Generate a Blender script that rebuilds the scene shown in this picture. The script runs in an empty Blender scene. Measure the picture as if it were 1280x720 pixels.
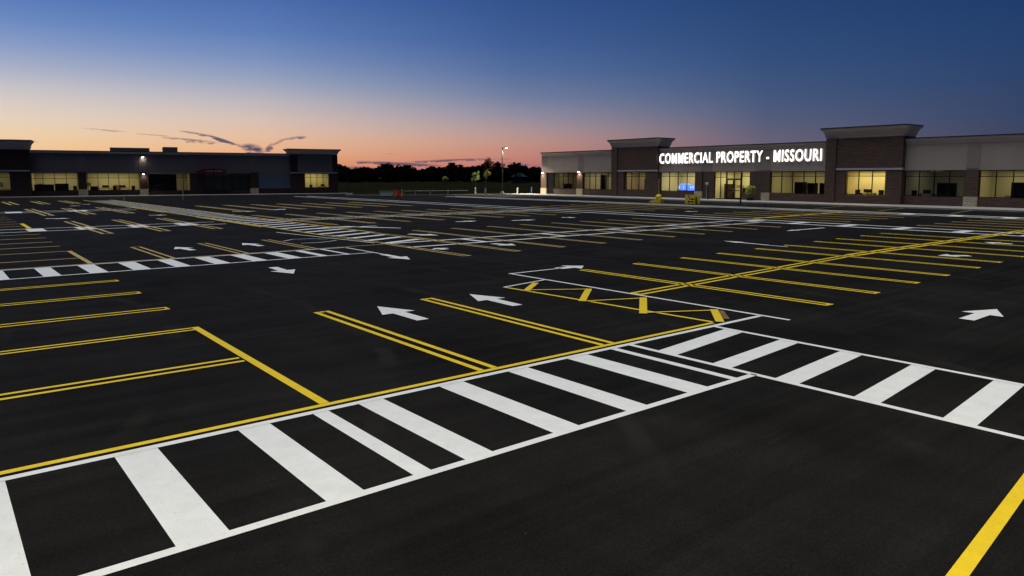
import bpy, bmesh, math, random
from mathutils import Vector, Matrix
random.seed(7)
R = math.radians
scn = bpy.context.scene
col = scn.collection

# ------------------------------------------------------------------ camera
CAM_H = 2.9
FPX, CXP, CYP, HOR = 904.0, 640.0, 318.0, 220.0        # focal length and centre in 1280-wide pixels
PITCH = math.atan((CYP - HOR) / FPX)
FWD = (0.6302988, 0.7763528)                            # the heading on the ground plane
cd = bpy.data.cameras.new("camera"); cam = bpy.data.objects.new("camera", cd); col.objects.link(cam)
cd.sensor_width = 36; cd.lens = 36 * FPX / 1280; cd.shift_y = -(360 - CYP) / 1280
cd.clip_start = 0.1; cd.clip_end = 6000
cam.location = (0, 0, CAM_H)
cam.rotation_euler = (R(90) - PITCH, 0, math.atan2(FWD[1], FWD[0]) - R(90))
scn.camera = cam

# ------------------------------------------------------------------ dusk sky
def lin(c):
    return tuple((x / 255 / 12.92) if x / 255 <= 0.04045 else ((x / 255 + 0.055) / 1.055) ** 2.4 for x in c) + (1,)
world = bpy.data.worlds.new("World"); scn.world = world; world.use_nodes = True
wt = world.node_tree; wn, wl = wt.nodes, wt.links
wn.clear()
wout = wn.new("ShaderNodeOutputWorld"); wbg = wn.new("ShaderNodeBackground"); wl.new(wbg.outputs[0], wout.inputs[0])
wtc = wn.new("ShaderNodeTexCoord")
wsep = wn.new("ShaderNodeSeparateXYZ"); wl.new(wtc.outputs["Generated"], wsep.inputs[0])
def wm(op, a, b=None, c=None, clamp=False):
    n = wn.new("ShaderNodeMath"); n.operation = op; n.use_clamp = clamp
    for i, v in enumerate((a, b, c)):
        if v is None: continue
        if isinstance(v, (int, float)): n.inputs[i].default_value = v
        else: wl.new(v, n.inputs[i])
    return n.outputs[0]
X, Y, Z = wsep.outputs
wel = wm('MULTIPLY', wm('ARCSINE', Z), 180 / math.pi)                    # elevation, degrees
HEAD = math.atan2(FWD[1], FWD[0])
# azimuth clockwise from the heading of the view, degrees
rx = wm('ADD', wm('MULTIPLY', X, FWD[0]), wm('MULTIPLY', Y, FWD[1]))
ry = wm('SUBTRACT', wm('MULTIPLY', X, FWD[1]), wm('MULTIPLY', Y, FWD[0]))
waz = wm('MULTIPLY', wm('ARCTAN2', ry, rx), 180 / math.pi)
def sky_ramp(stops):
    n = wn.new("ShaderNodeValToRGB"); cr = n.color_ramp; cr.interpolation = 'B_SPLINE' if False else 'LINEAR'
    wl.new(wm('DIVIDE', wel, 40.0, clamp=True), n.inputs[0])
    while len(cr.elements) < len(stops): cr.elements.new(0.5)
    for e, (el, c) in zip(cr.elements, stops): e.position = el / 40.0; e.color = lin(c)
    return n.outputs[0]
SKY_W = [(0, (244, 186, 118)), (1.5, (246, 200, 142)), (2.6, (240, 208, 168)), (3.6, (230, 209, 188)), (4.6, (216, 203, 196)), (5.6, (196, 193, 200)),
         (6.8, (166, 174, 200)), (8.0, (137, 157, 200)), (9.4, (108, 139, 197)), (11, (84, 122, 188)), (14, (56, 94, 166)), (22, (26, 56, 118)), (38, (12, 28, 66))]
SKY_L = [(0, (236, 138, 92)), (0.9, (238, 156, 108)), (1.8, (238, 176, 132)), (2.8, (232, 188, 156)), (4.0, (216, 190, 178)), (5.2, (192, 183, 188)),
         (6.8, (151, 163, 193)), (8.4, (118, 143, 192)), (10, (92, 126, 188)), (12.5, (69, 107, 177)), (22, (24, 52, 110)), (38, (11, 26, 62))]
SKY_C = [(0, (176, 100, 110)), (0.8, (202, 118, 108)), (1.6, (208, 134, 116)), (2.6, (202, 148, 134)), (3.6, (180, 151, 152)), (4.8, (147, 143, 165)),
         (6.2, (112, 128, 168)), (8.0, (83, 112, 168)), (10, (64, 98, 163)), (13.2, (47, 85, 153)), (22, (22, 48, 100)), (38, (10, 24, 58))]
SKY_R = [(0, (104, 86, 112)), (1.6, (110, 94, 118)), (2.8, (102, 97, 124)), (4.2, (83, 94, 130)), (6.0, (64, 88, 134)), (8.5, (47, 80, 134)),
         (12.5, (34, 69, 128)), (22, (17, 40, 84)), (38, (8, 20, 50))]
SKY_E = [(0, (62, 60, 86)), (2, (60, 66, 96)), (4, (50, 68, 106)), (8, (36, 66, 116)), (11, (27, 60, 114)), (22, (14, 34, 74)), (38, (7, 18, 46))]
def lift(st, k, g, sat):
    out = []
    for e, rgb in st:
        y = .3 * rgb[0] + .55 * rgb[1] + .15 * rgb[2]
        out.append((min(e * k, 39), tuple(min(255, (y + (c - y) * sat) * g) for c in rgb)))
    return out
ramps = [(-35, lift(SKY_W, 1.04, 1.0, .94)), (-19, lift(SKY_L, 1.03, 1.0, .92)), (0, lift(SKY_C, 1.0, .98, .86)), (19, lift(SKY_R, 1, .99, .84)), (36, lift(SKY_E, 1, .99, .88))]
cur = sky_ramp(ramps[0][1])
for (a0, _), (a1, st) in zip(ramps, ramps[1:]):
    mx = wn.new("ShaderNodeMix"); mx.data_type = 'RGBA'
    wl.new(wm('DIVIDE', wm('SUBTRACT', waz, a0), a1 - a0, clamp=True), mx.inputs["Factor"])
    wl.new(cur, mx.inputs["A"]); wl.new(sky_ramp(st), mx.inputs["B"]); cur = mx.outputs["Result"]
# behind and left of the sunset the sky falls to the same dark blue
mx = wn.new("ShaderNodeMix"); mx.data_type = 'RGBA'
wl.new(wm('DIVIDE', wm('SUBTRACT', -50.0, waz), 50.0, clamp=True), mx.inputs["Factor"])
wl.new(cur, mx.inputs["A"]); wl.new(sky_ramp(SKY_E), mx.inputs["B"]); cur = mx.outputs["Result"]
# wisps of dark cloud low over the sunset: (azimuth, elevation, half length, half height, slope, density), degrees
def az_el(px, py):
    dx, dy = px - CXP, py - CYP
    f = FPX * math.cos(PITCH) - dy * math.sin(PITCH); up = -dy * math.cos(PITCH) - FPX * math.sin(PITCH)
    return math.degrees(math.atan2(dx, f)), math.degrees(math.atan2(up, math.hypot(dx, f)))
wnoi = wn.new("ShaderNodeTexNoise"); wnoi.inputs["Scale"].default_value = 48; wnoi.inputs["Detail"].default_value = 8
wnoi.inputs["Roughness"].default_value = 0.62
wmap = wn.new("ShaderNodeMapping"); wmap.inputs["Scale"].default_value = (1, 1, 3.2)
wl.new(wtc.outputs["Generated"], wmap.inputs[0]); wl.new(wmap.outputs[0], wnoi.inputs[0])
nf = wm('SUBTRACT', wnoi.outputs[0], 0.5)
WISPS = [((98, 160), (160, 165), .06, .45), ((165, 167), (212, 170), .05, .4), ((205, 172), (275, 179), .13, .7), ((228, 164), (262, 170), .10, .75),
         ((255, 168), (296, 181), .15, .95), ((301, 185), (326, 187), .42, 1.0), ((296, 181), (306, 185), .12, .6), ((333, 190), (339, 182), .24, .85), ((338, 183), (356, 175), .14, .6),
         ((352, 175), (382, 171), .14, .8), ((315, 190), (332, 190), .2, .7),
         ((445, 202), (560, 208), .16, .9), ((425, 210), (475, 213), .26, .8), ((505, 203), (622, 198), .12, .9), ((610, 199), (642, 199), .05, .6),
         ((482, 192.5), (492, 192.5), .05, .35), ((628, 203), (680, 208.5), .08, .65), ((8, 174.5), (40, 176.5), .08, .5), ((650, 211), (700, 211), .12, .5)]
dens = None
for (p0, p1, h, d) in WISPS:
    a0, e0 = az_el(*p0); a1, e1 = az_el(*p1)
    ca, ce = (a0 + a1) / 2, (e0 + e1) / 2; hl = math.hypot(a1 - a0, e1 - e0) / 2 + .25; th = math.atan2(e1 - e0, a1 - a0)
    da = wm('SUBTRACT', waz, ca); de = wm('ADD', wm('SUBTRACT', wel, ce), wm('MULTIPLY', nf, min(.9, h * 3.2)))
    lx = wm('ADD', wm('MULTIPLY', da, math.cos(th) / hl), wm('MULTIPLY', de, math.sin(th) / hl))
    ly = wm('ADD', wm('MULTIPLY', da, -math.sin(th) / h), wm('MULTIPLY', de, math.cos(th) / h))
    q = wm('SUBTRACT', 1.0, wm('ADD', wm('MULTIPLY', lx, lx), wm('MULTIPLY', ly, ly)))
    q = wm('ADD', q, wm('MULTIPLY', nf, 4.2))
    q = wm('MULTIPLY', wm('MULTIPLY', q, 1.15, clamp=True), d)
    dens = q if dens is None else wm('MAXIMUM', dens, q)
mx = wn.new("ShaderNodeMix"); mx.data_type = 'RGBA'
wl.new(dens, mx.inputs["Factor"]); wl.new(cur, mx.inputs["A"]); mx.inputs["B"].default_value = lin((88, 80, 104)); cur = mx.outputs["Result"]
wl.new(cur, wbg.inputs[0]); wbg.inputs[1].default_value = 1.0

# the last skylight from overhead and behind the viewer: one soft, weak, blue sun
sd = bpy.data.lights.new("sky_light", 'SUN'); so = bpy.data.objects.new("sky_light", sd); col.objects.link(so)
sd.energy = 2.1; sd.angle = R(40); sd.color = (0.91, 0.94, 1.0)
so.rotation_euler = Vector((0.20, -0.10, -1)).to_track_quat('-Z', 'Y').to_euler()

scn.view_settings.view_transform = 'Standard'; scn.view_settings.look = 'None'
scn.view_settings.exposure = 0; scn.view_settings.gamma = 1
scn.render.engine = 'CYCLES'

# ------------------------------------------------------------------ helpers
def P(px, py, h=CAM_H, z=0.0):
    """the ground point seen at a pixel of the survey frame"""
    dx, dy = px - CXP, py - CYP
    f = FPX * math.cos(PITCH) - dy * math.sin(PITCH); up = -dy * math.cos(PITCH) - FPX * math.sin(PITCH)
    t = -h / up
    return Vector((t * (f * FWD[0] + dx * FWD[1]), t * (f * FWD[1] - dx * FWD[0]), z))
def link(ob, parent=None):
    col.objects.link(ob)
    if parent: ob.parent = parent
    return ob
def tag(o, label=None, cat=None, group=None, kind=None):
    if label: o['label'] = label
    if cat: o['category'] = cat
    if group: o['group'] = group
    if kind: o['kind'] = kind
    return o
def empty(name, loc=(0, 0, 0), rz=0, parent=None):
    o = bpy.data.objects.new(name, None); o.location = loc; o.rotation_euler = (0, 0, rz); o.empty_display_size = .2
    return link(o, parent)
class MB:
    def __init__(s): s.v = []; s.f = []; s.m = []
    def poly(s, pts, m=0):
        b = len(s.v); s.v += [tuple(p) for p in pts]; s.f.append(tuple(range(b, b + len(pts)))); s.m.append(m); return s
    def box(s, x0, x1, y0, y1, z0, z1, m=0):
        b = len(s.v)
        s.v += [(x0, y0, z0), (x1, y0, z0), (x1, y1, z0), (x0, y1, z0), (x0, y0, z1), (x1, y0, z1), (x1, y1, z1), (x0, y1, z1)]
        for q in ((0, 3, 2, 1), (4, 5, 6, 7), (0, 1, 5, 4), (1, 2, 6, 5), (2, 3, 7, 6), (3, 0, 4, 7)):
            s.f.append(tuple(b + i for i in q)); s.m.append(m)
        return s
    def tube(s, pts, r, n=8, m=0, caps=True):
        pts = [Vector(p) for p in pts]; rs = r if isinstance(r, (list, tuple)) else [r] * len(pts); rings = []
        for i, p in enumerate(pts):
            d = (pts[min(i + 1, len(pts) - 1)] - pts[max(i - 1, 0)]).normalized()
            a = d.orthogonal().normalized() if abs(d.z) < .99 else Vector((1, 0, 0)); c = d.cross(a)
            b = len(s.v); rings.append(b)
            for k in range(n):
                t = 2 * math.pi * k / n; s.v.append(tuple(p + (a * math.cos(t) + c * math.sin(t)) * rs[i]))
        for b0, b1 in zip(rings, rings[1:]):
            for k in range(n):
                s.f.append((b0 + k, b0 + (k + 1) % n, b1 + (k + 1) % n, b1 + k)); s.m.append(m)
        if caps:
            s.f.append(tuple(rings[0] + k for k in range(n))[::-1]); s.m.append(m)
            s.f.append(tuple(rings[-1] + k for k in range(n))); s.m.append(m)
        return s
    def strip(s, a, b, w, z, m=0, wob=0.0):
        """painted line of width w between two ground points"""
        a = Vector(a[:2]); b = Vector(b[:2]); d = (b - a); L = d.length; d.normalize(); n = Vector((-d.y, d.x))
        k = max(1, int(L / 1.5)) if wob else 1
        left = []; right = []
        for i in range(k + 1):
            c = a + d * (L * i / k); o = random.uniform(-wob, wob); e = random.uniform(-wob, wob) * .5
            left.append(c + n * (w / 2 + e + o)); right.append(c - n * (w / 2 + e - o))
        for i in range(k):
            s.poly([(*right[i], z), (*right[i + 1], z), (*left[i + 1], z), (*left[i], z)], m)
        return s
    def build(s, name, mat, parent=None, smooth=False, loc=None):
        me = bpy.data.meshes.new(name); me.from_pydata(s.v, [], s.f)
        for mm in (mat if isinstance(mat, (list, tuple)) else [mat]): me.materials.append(mm)
        me.polygons.foreach_set("material_index", s.m)
        if smooth: me.polygons.foreach_set("use_smooth", [True] * len(me.polygons))
        me.update(); o = bpy.data.objects.new(name, me)
        if loc: o.location = loc
        return link(o, parent)
ORD = ("first second third fourth fifth sixth seventh eighth ninth tenth eleventh twelfth thirteenth fourteenth fifteenth sixteenth "
       "seventeenth eighteenth nineteenth twentieth").split()

# ------------------------------------------------------------------ materials
def mat(name, rgb, rough=.7, metal=0, spec=.3, noise=None, bump=None, emit=None, estr=1):
    m = bpy.data.materials.new(name); m.use_nodes = True; nt = m.node_tree; b = nt.nodes["Principled BSDF"]
    b.inputs["Base Color"].default_value = (*rgb, 1); b.inputs["Roughness"].default_value = rough
    b.inputs["Metallic"].default_value = metal; b.inputs["Specular IOR Level"].default_value = spec
    tc = nt.nodes.new("ShaderNodeTexCoord")
    if noise:
        sc, amt = noise
        n = nt.nodes.new("ShaderNodeTexNoise"); n.inputs["Scale"].default_value = sc; n.inputs["Detail"].default_value = 6
        nt.links.new(tc.outputs["Object"], n.inputs[0])
        r = nt.nodes.new("ShaderNodeValToRGB"); r.color_ramp.elements[0].position = .3; r.color_ramp.elements[1].position = .7
        r.color_ramp.elements[0].color = (*[c * (1 - amt) for c in rgb], 1); r.color_ramp.elements[1].color = (*[min(1, c * (1 + amt)) for c in rgb], 1)
        nt.links.new(n.outputs[0], r.inputs[0]); nt.links.new(r.outputs[0], b.inputs["Base Color"])
    if bump:
        n2 = nt.nodes.new("ShaderNodeTexNoise"); n2.inputs["Scale"].default_value = bump[0]; n2.inputs["Detail"].default_value = 4
        nt.links.new(tc.outputs["Object"], n2.inputs[0]); bp = nt.nodes.new("ShaderNodeBump"); bp.inputs["Strength"].default_value = bump[1]
        bp.inputs["Distance"].default_value = .01
        nt.links.new(n2.outputs[0], bp.inputs["Height"]); nt.links.new(bp.outputs[0], b.inputs["Normal"])
    if emit:
        b.inputs["Emission Color"].default_value = (*emit, 1); b.inputs["Emission Strength"].default_value = estr
    return m
def asphalt_mat():
    m = mat("asphalt", (.0125, .0125, .0125), .8, 0, .012); nt = m.node_tree; N, L = nt.nodes, nt.links; b = N["Principled BSDF"]
    tc = N.new("ShaderNodeTexCoord")
    def noise(scale, detail=5, rough=.55, mapscale=None, rot=0):
        n = N.new("ShaderNodeTexNoise"); n.inputs["Scale"].default_value = scale; n.inputs["Detail"].default_value = detail; n.inputs["Roughness"].default_value = rough
        if mapscale:
            mp = N.new("ShaderNodeMapping"); mp.inputs["Scale"].default_value = mapscale; mp.inputs["Rotation"].default_value = (0, 0, rot)
            L.new(tc.outputs["Object"], mp.inputs[0]); L.new(mp.outputs[0], n.inputs[0])
        else: L.new(tc.outputs["Object"], n.inputs[0])
        return n.outputs[0]
    def ramp(f, p0, c0, p1, c1):
        r = N.new("ShaderNodeValToRGB"); e = r.color_ramp.elements; e[0].position = p0; e[1].position = p1
        e[0].color = (*[c0] * 3, 1) if isinstance(c0, (int, float)) else (*c0, 1); e[1].color = (*[c1] * 3, 1) if isinstance(c1, (int, float)) else (*c1, 1)
        L.new(f, r.inputs[0]); return r.outputs[0]
    def mul(a, c):
        x = N.new("ShaderNodeMix"); x.data_type = 'RGBA'; x.blend_type = 'MULTIPLY'; x.inputs["Factor"].default_value = 1
        L.new(a, x.inputs["A"]); L.new(c, x.inputs["B"]); return x.outputs["Result"]
    base = ramp(noise(.35, 6, .6), .3, (.0092, .0086, .0077), .7, (.0172, .0158, .0139))
    sweep = ramp(noise(1.0, 4, .6, (.12, 2.6, 1), R(0)), .35, .80, .7, 1.25)         # squeegee passes of the sealcoat
    sweep2 = ramp(noise(.5, 5, .7, (2.2, .16, 1), R(20)), .4, .92, .75, 1.12)
    grain = ramp(noise(48, 5, .8), .30, .45, .72, 1.75)
    c = mul(mul(mul(base, sweep), sweep2), grain)
    scuff = ramp(noise(1.3, 8, .72, (.5, 2.4, 1), R(35)), .60, 0.0, .74, .55); smask = ramp(noise(.16, 3), .5, 0.0, .62, 1.0)
    sx = N.new("ShaderNodeMix"); sx.data_type = 'RGBA'; L.new(mul(scuff, smask), sx.inputs["Factor"]); L.new(c, sx.inputs["A"]); sx.inputs["B"].default_value = (.034, .031, .025, 1); c = sx.outputs["Result"]
    wv = N.new("ShaderNodeTexWave"); wv.wave_type = 'RINGS'; wv.rings_direction = 'Z'; wv.inputs["Scale"].default_value = .11; wv.inputs["Distortion"].default_value = 1.4; wv.inputs["Detail"].default_value = 2
    mp = N.new("ShaderNodeMapping"); mp.inputs["Location"].default_value = (9, -16, 0); L.new(tc.outputs["Object"], mp.inputs[0]); L.new(mp.outputs[0], wv.inputs[0])
    tyre = ramp(wv.outputs["Fac"], .965, 0.0, .995, .5); tm = ramp(noise(.3, 4, .7), .48, 0.0, .6, 1.0)
    tx = N.new("ShaderNodeMix"); tx.data_type = 'RGBA'; L.new(mul(tyre, tm), tx.inputs["Factor"]); L.new(c, tx.inputs["A"]); tx.inputs["B"].default_value = (.028, .026, .022, 1); c = tx.outputs["Result"]
    # scattered pale grit and dried spots
    vor = N.new("ShaderNodeTexVoronoi"); vor.inputs["Scale"].default_value = 2.3; L.new(tc.outputs["Object"], vor.inputs[0])
    sp = ramp(vor.outputs["Distance"], .012, 1.0, .02, 0.0)
    mk = ramp(noise(.9, 3), .52, 0.0, .6, .35)
    spk = mul(sp, mk)
    ad = N.new("ShaderNodeMix"); ad.data_type = 'RGBA'; L.new(spk, ad.inputs["Factor"]); L.new(c, ad.inputs["A"]); ad.inputs["B"].default_value = (.22, .2, .17, 1)
    L.new(ad.outputs["Result"], b.inputs["Base Color"])
    L.new(ramp(noise(.6, 5), .3, .62, .7, .8), b.inputs["Roughness"])
    bp = N.new("ShaderNodeBump"); bp.inputs["Strength"].default_value = .5; bp.inputs["Distance"].default_value = .004
    L.new(noise(160, 4, .7), bp.inputs["Height"]); L.new(bp.outputs[0], b.inputs["Normal"])
    return m
def paint_mat(name, rgb, wear=.12):
    m = mat(name, rgb, .6, 0, .2); nt = m.node_tree; N, L = nt.nodes, nt.links; b = N["Principled BSDF"]
    tc = N.new("ShaderNodeTexCoord")
    def noise(scale, detail=5, ms=None):
        n = N.new("ShaderNodeTexNoise"); n.inputs["Scale"].default_value = scale; n.inputs["Detail"].default_value = detail; n.inputs["Roughness"].default_value = .65
        L.new(tc.outputs["Object"], n.inputs[0]); return n.outputs[0]
    r = N.new("ShaderNodeValToRGB"); e = r.color_ramp.elements; e[0].position = .3; e[1].position = .68
    e[0].color = (*[c * (1 - wear) for c in rgb], 1); e[1].color = (*rgb, 1); L.new(noise(3.5, 7), r.inputs[0])
    g = N.new("ShaderNodeValToRGB"); e = g.color_ramp.elements; e[0].position = .22; e[1].position = .42
    e[0].color = (.72, .72, .72, 1); e[1].color = (1, 1, 1, 1); L.new(noise(90, 3), g.inputs[0])
    x = N.new("ShaderNodeMix"); x.data_type = 'RGBA'; x.blend_type = 'MULTIPLY'; x.inputs["Factor"].default_value = 1
    L.new(r.outputs[0], x.inputs["A"]); L.new(g.outputs[0], x.inputs["B"]); L.new(x.outputs["Result"], b.inputs["Base Color"])
    t = N.new("ShaderNodeValToRGB"); e = t.color_ramp.elements; e[0].position = .60; e[1].position = .72; e[0].color = (0, 0, 0, 1); e[1].color = (.55, .55, .55, 1)
    nz = N.new("ShaderNodeTexNoise"); nz.inputs["Scale"].default_value = 16; nz.inputs["Detail"].default_value = 9; nz.inputs["Roughness"].default_value = .75; L.new(tc.outputs["Object"], nz.inputs[0]); L.new(nz.outputs[0], t.inputs[0])
    y = N.new("ShaderNodeMix"); y.data_type = 'RGBA'; L.new(t.outputs[0], y.inputs["Factor"]); L.new(x.outputs["Result"], y.inputs["A"]); y.inputs["B"].default_value = (.05, .045, .04, 1)
    L.new(y.outputs["Result"], b.inputs["Base Color"])
    bp = N.new("ShaderNodeBump"); bp.inputs["Strength"].default_value = .3; bp.inputs["Distance"].default_value = .003
    L.new(noise(150, 3), bp.inputs["Height"]); L.new(bp.outputs[0], b.inputs["Normal"])
    return m
def brick_mat(name, c1, c2, mortar, bw=.42, bh=.135):
    m = mat(name, c1, .85, 0, .2); nt = m.node_tree; N, L = nt.nodes, nt.links; b = N["Principled BSDF"]
    tc = N.new("ShaderNodeTexCoord"); s = N.new("ShaderNodeSeparateXYZ"); L.new(tc.outputs["Object"], s.inputs[0])
    a = N.new("ShaderNodeMath"); a.operation = 'ADD'; L.new(s.outputs[0], a.inputs[0]); L.new(s.outputs[1], a.inputs[1])
    c = N.new("ShaderNodeCombineXYZ"); L.new(a.outputs[0], c.inputs[0]); L.new(s.outputs[2], c.inputs[1])
    k = N.new("ShaderNodeTexBrick"); L.new(c.outputs[0], k.inputs["Vector"]); k.inputs["Scale"].default_value = 1
    k.inputs["Brick Width"].default_value = bw; k.inputs["Row Height"].default_value = bh; k.inputs["Mortar Size"].default_value = .016
    k.inputs["Color1"].default_value = (*c1, 1); k.inputs["Color2"].default_value = (*c2, 1); k.inputs["Mortar"].default_value = (*mortar, 1)
    L.new(k.outputs[0], b.inputs["Base Color"]); return m
def glass_mat():
    m = bpy.data.materials.new("window_glass"); m.use_nodes = True; nt = m.node_tree; nt.nodes.clear()
    o = nt.nodes.new("ShaderNodeOutputMaterial"); mx = nt.nodes.new("ShaderNodeMixShader"); t = nt.nodes.new("ShaderNodeBsdfTransparent")
    g = nt.nodes.new("ShaderNodeBsdfGlossy"); g.inputs["Roughness"].default_value = .04; t.inputs[0].default_value = (.86, .88, .86, 1)
    fr = nt.nodes.new("ShaderNodeFresnel"); fr.inputs[0].default_value = 1.45
    nt.links.new(fr.outputs[0], mx.inputs[0]); nt.links.new(t.outputs[0], mx.inputs[1]); nt.links.new(g.outputs[0], mx.inputs[2]); nt.links.new(mx.outputs[0], o.inputs[0])
    return m
M = dict(
    asphalt=asphalt_mat(), white=paint_mat("white_road_paint", (.84, .835, .78)), yellow=paint_mat("yellow_road_paint", (.90, .62, .022), .16), yellow2=paint_mat("tan_yellow_paint", (.56, .40, .13), .2),  # yellow2 is a duller, tanner yellow for the farther lines
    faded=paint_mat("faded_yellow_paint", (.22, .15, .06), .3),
    concrete=mat("concrete", (.34, .32, .28), .85, 0, .2, (2.5, .18), (30, .3)), grass=mat("field_grass", (.012, .0125, .006), 1.0, 0, .0, (.12, .45), (3, .6)),
    brick=brick_mat("red_brick", (.122, .064, .044), (.072, .040, .029), (.14, .115, .095)),
    stone=brick_mat("tan_split_block", (.62, .52, .34), (.5, .41, .27), (.25, .22, .17), .42, .21),
    stucco=mat("beige_stucco", (.40, .335, .275), .9, 0, .15, (.6, .06), (25, .2)), stucco2=mat("taupe_stucco", (.31, .262, .22), .9, 0, .15, (.6, .06), (25, .2)),
    cornice=mat("cornice_stucco", (.58, .49, .40), .85, 0, .15, (.8, .05)), band=mat("cast_stone_band", (.45, .43, .42), .8, 0, .2, (1.5, .08)),
    coping=mat("dark_metal_coping", (.03, .03, .035), .4, .6, .4, (2, .1)), frame=mat("dark_bronze_frame", (.012, .011, .011), .4, .5, .4, (3, .1)),
    glass=glass_mat(), roof=mat("roof_membrane", (.12, .12, .12), .9, 0, .2, (1, .1)),
    room=mat("room_wall", (.60, .56, .43), .9, 0, .1, (.8, .06)), roomfloor=mat("room_floor", (.25, .22, .17), .6, 0, .3, (1.5, .15)),
    dark=mat("dark_furniture", (.02, .018, .018), .6, 0, .3, (3, .2)), carton=mat("brown_carton", (.25, .15, .08), .8, 0, .2, (4, .2)),
    pale=mat("pale_panel", (.5, .5, .48), .6, 0, .3, (3, .1)), mauve=mat("blue_grey_panel", (.10, .13, .19), .8, 0, .2, (.7, .05)),
    pole=mat("bronze_pole_metal", (.04, .035, .033), .45, .6, .4, (4, .15)), polegrey=mat("galvanised_pole", (.4, .4, .42), .5, .5, .4, (4, .15)),
    lens=mat("lamp_lens", (.9, .9, .85), .3, 0, .3, emit=(1, .9, .72), estr=35),
    neon=mat("blue_lit_display", (.05, .1, .5), .5, 0, .3, emit=(.10, .22, 1.0), estr=1.6), neonw=mat("white_lit_display", (.6, .7, .9), .5, 0, .3, emit=(.45, .62, 1.0), estr=1.2),
    sign=mat("lit_letter_face", (.9, .9, .9), .5, 0, .3, emit=(1, .985, .96), estr=2.3), letterside=mat("letter_return", (.5, .5, .5), .5, 0, .3, (5, .1)),
    ceil=mat("lit_ceiling_panel", (.8, .8, .75), .6, 0, .2, emit=(1, .86, .5), estr=1.4),
    red=mat("dark_red_awning", (.16, .012, .02), .7, 0, .2, (3, .15)), orange=mat("orange_red_plastic", (.75, .07, .02), .5, 0, .4, (6, .12)),
    yel=mat("yellow_enamel", (.86, .62, .03), .45, 0, .4, (5, .15)), cream=mat("cream_paint", (.6, .57, .45), .6, 0, .3, (6, .12)),
    speck=brick_mat("pale_green_block", (.80, .83, .60), (.68, .72, .50), (.16, .18, .12), .4, .2),
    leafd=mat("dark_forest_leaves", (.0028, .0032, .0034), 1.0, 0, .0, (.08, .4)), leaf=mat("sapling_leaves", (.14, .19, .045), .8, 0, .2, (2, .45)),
    leafy=mat("yellow_green_leaves", (.30, .34, .05), .8, 0, .2, (3, .4)), trunk=mat("bark", (.07, .055, .04), .9, 0, .1, (8, .3)),
    guard=mat("white_tree_guard", (.6, .6, .56), .7, 0, .2, (6, .15)), blue=mat("blue_post_sleeve", (.06, .12, .4), .5, 0, .3, (6, .15)),
    house=mat("grey_siding", (.020, .022, .028), 1, 0, 0, (1, .1)), houseroof=mat("grey_shingle", (.022, .027, .036), 1, 0, 0, (1, .2)),
)

# ------------------------------------------------------------------ ground
tag(MB().poly([(-4000, -4000, 0), (4000, -4000, 0), (4000, 4000, 0), (-4000, 4000, 0)]).build("ground", M['grass']), kind='structure')
RA = Vector((75.1495, 85.2142)); RD = Vector((-.02416, -.99971)).normalized(); RN = Vector((-RD.y, RD.x))     # right building: facade origin, direction, depth
LA = Vector((11.5263, 118.196)); LD = Vector((.98258, -.18583)).normalized(); LN = Vector((-LD.y, LD.x))
def rb(s, d=0.0): q = RA + RD * s + RN * d; return (q.x, q.y)
def lb(s, d=0.0): q = LA + LD * s + LN * d; return (q.x, q.y)
kerb = [lb(-75, -3.0), lb(43.5, -3.0), tuple(P(432, 244.4)[:2]), tuple(P(560, 244.2)[:2]), rb(-3, -1.0), rb(-3, -5.2), rb(130, -5.2)]
lot = kerb + [(72, -70), (-70, -70), (-70, kerb[0][1])]
tag(MB().poly([(x, y, .004) for x, y in lot][::-1]).build("parking_lot", M['asphalt']), kind='structure')
def sheet_prism(name, pts, z0, z1, m):
    b = MB(); n = len(pts); b.poly([(x, y, z1) for x, y in pts])
    for i in range(n):
        p, q = pts[i], pts[(i + 1) % n]; b.poly([(p[0], p[1], z0), (q[0], q[1], z0), (q[0], q[1], z1), (p[0], p[1], z1)])
    o = b.build(name, m); return tag(o, kind='structure')
def kerb_strip(a, b_, w=.22, h=.14, name="kerb"):
    a, b_ = Vector(a), Vector(b_); d = (b_ - a).normalized(); n = Vector((-d.y, d.x)) * w
    return sheet_prism(name, [tuple(a), tuple(b_), tuple(b_ + n), tuple(a + n)], -.05, h, M['concrete'])
kerb_strip(kerb[1], kerb[2]); kerb_strip(kerb[2], kerb[3]); kerb_strip(kerb[3], kerb[4])
sheet_prism("sidewalk", [rb(-3, -5.2), rb(120, -5.2), rb(120, -.03), rb(-3, -.03)][::1], -.05, .14, M['concrete'])
sheet_prism("sidewalk", [lb(-75, -3.0), lb(43.5, -3.0), lb(43.5, -.03), lb(-75, -.03)], -.05, .14, M['concrete'])

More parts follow.
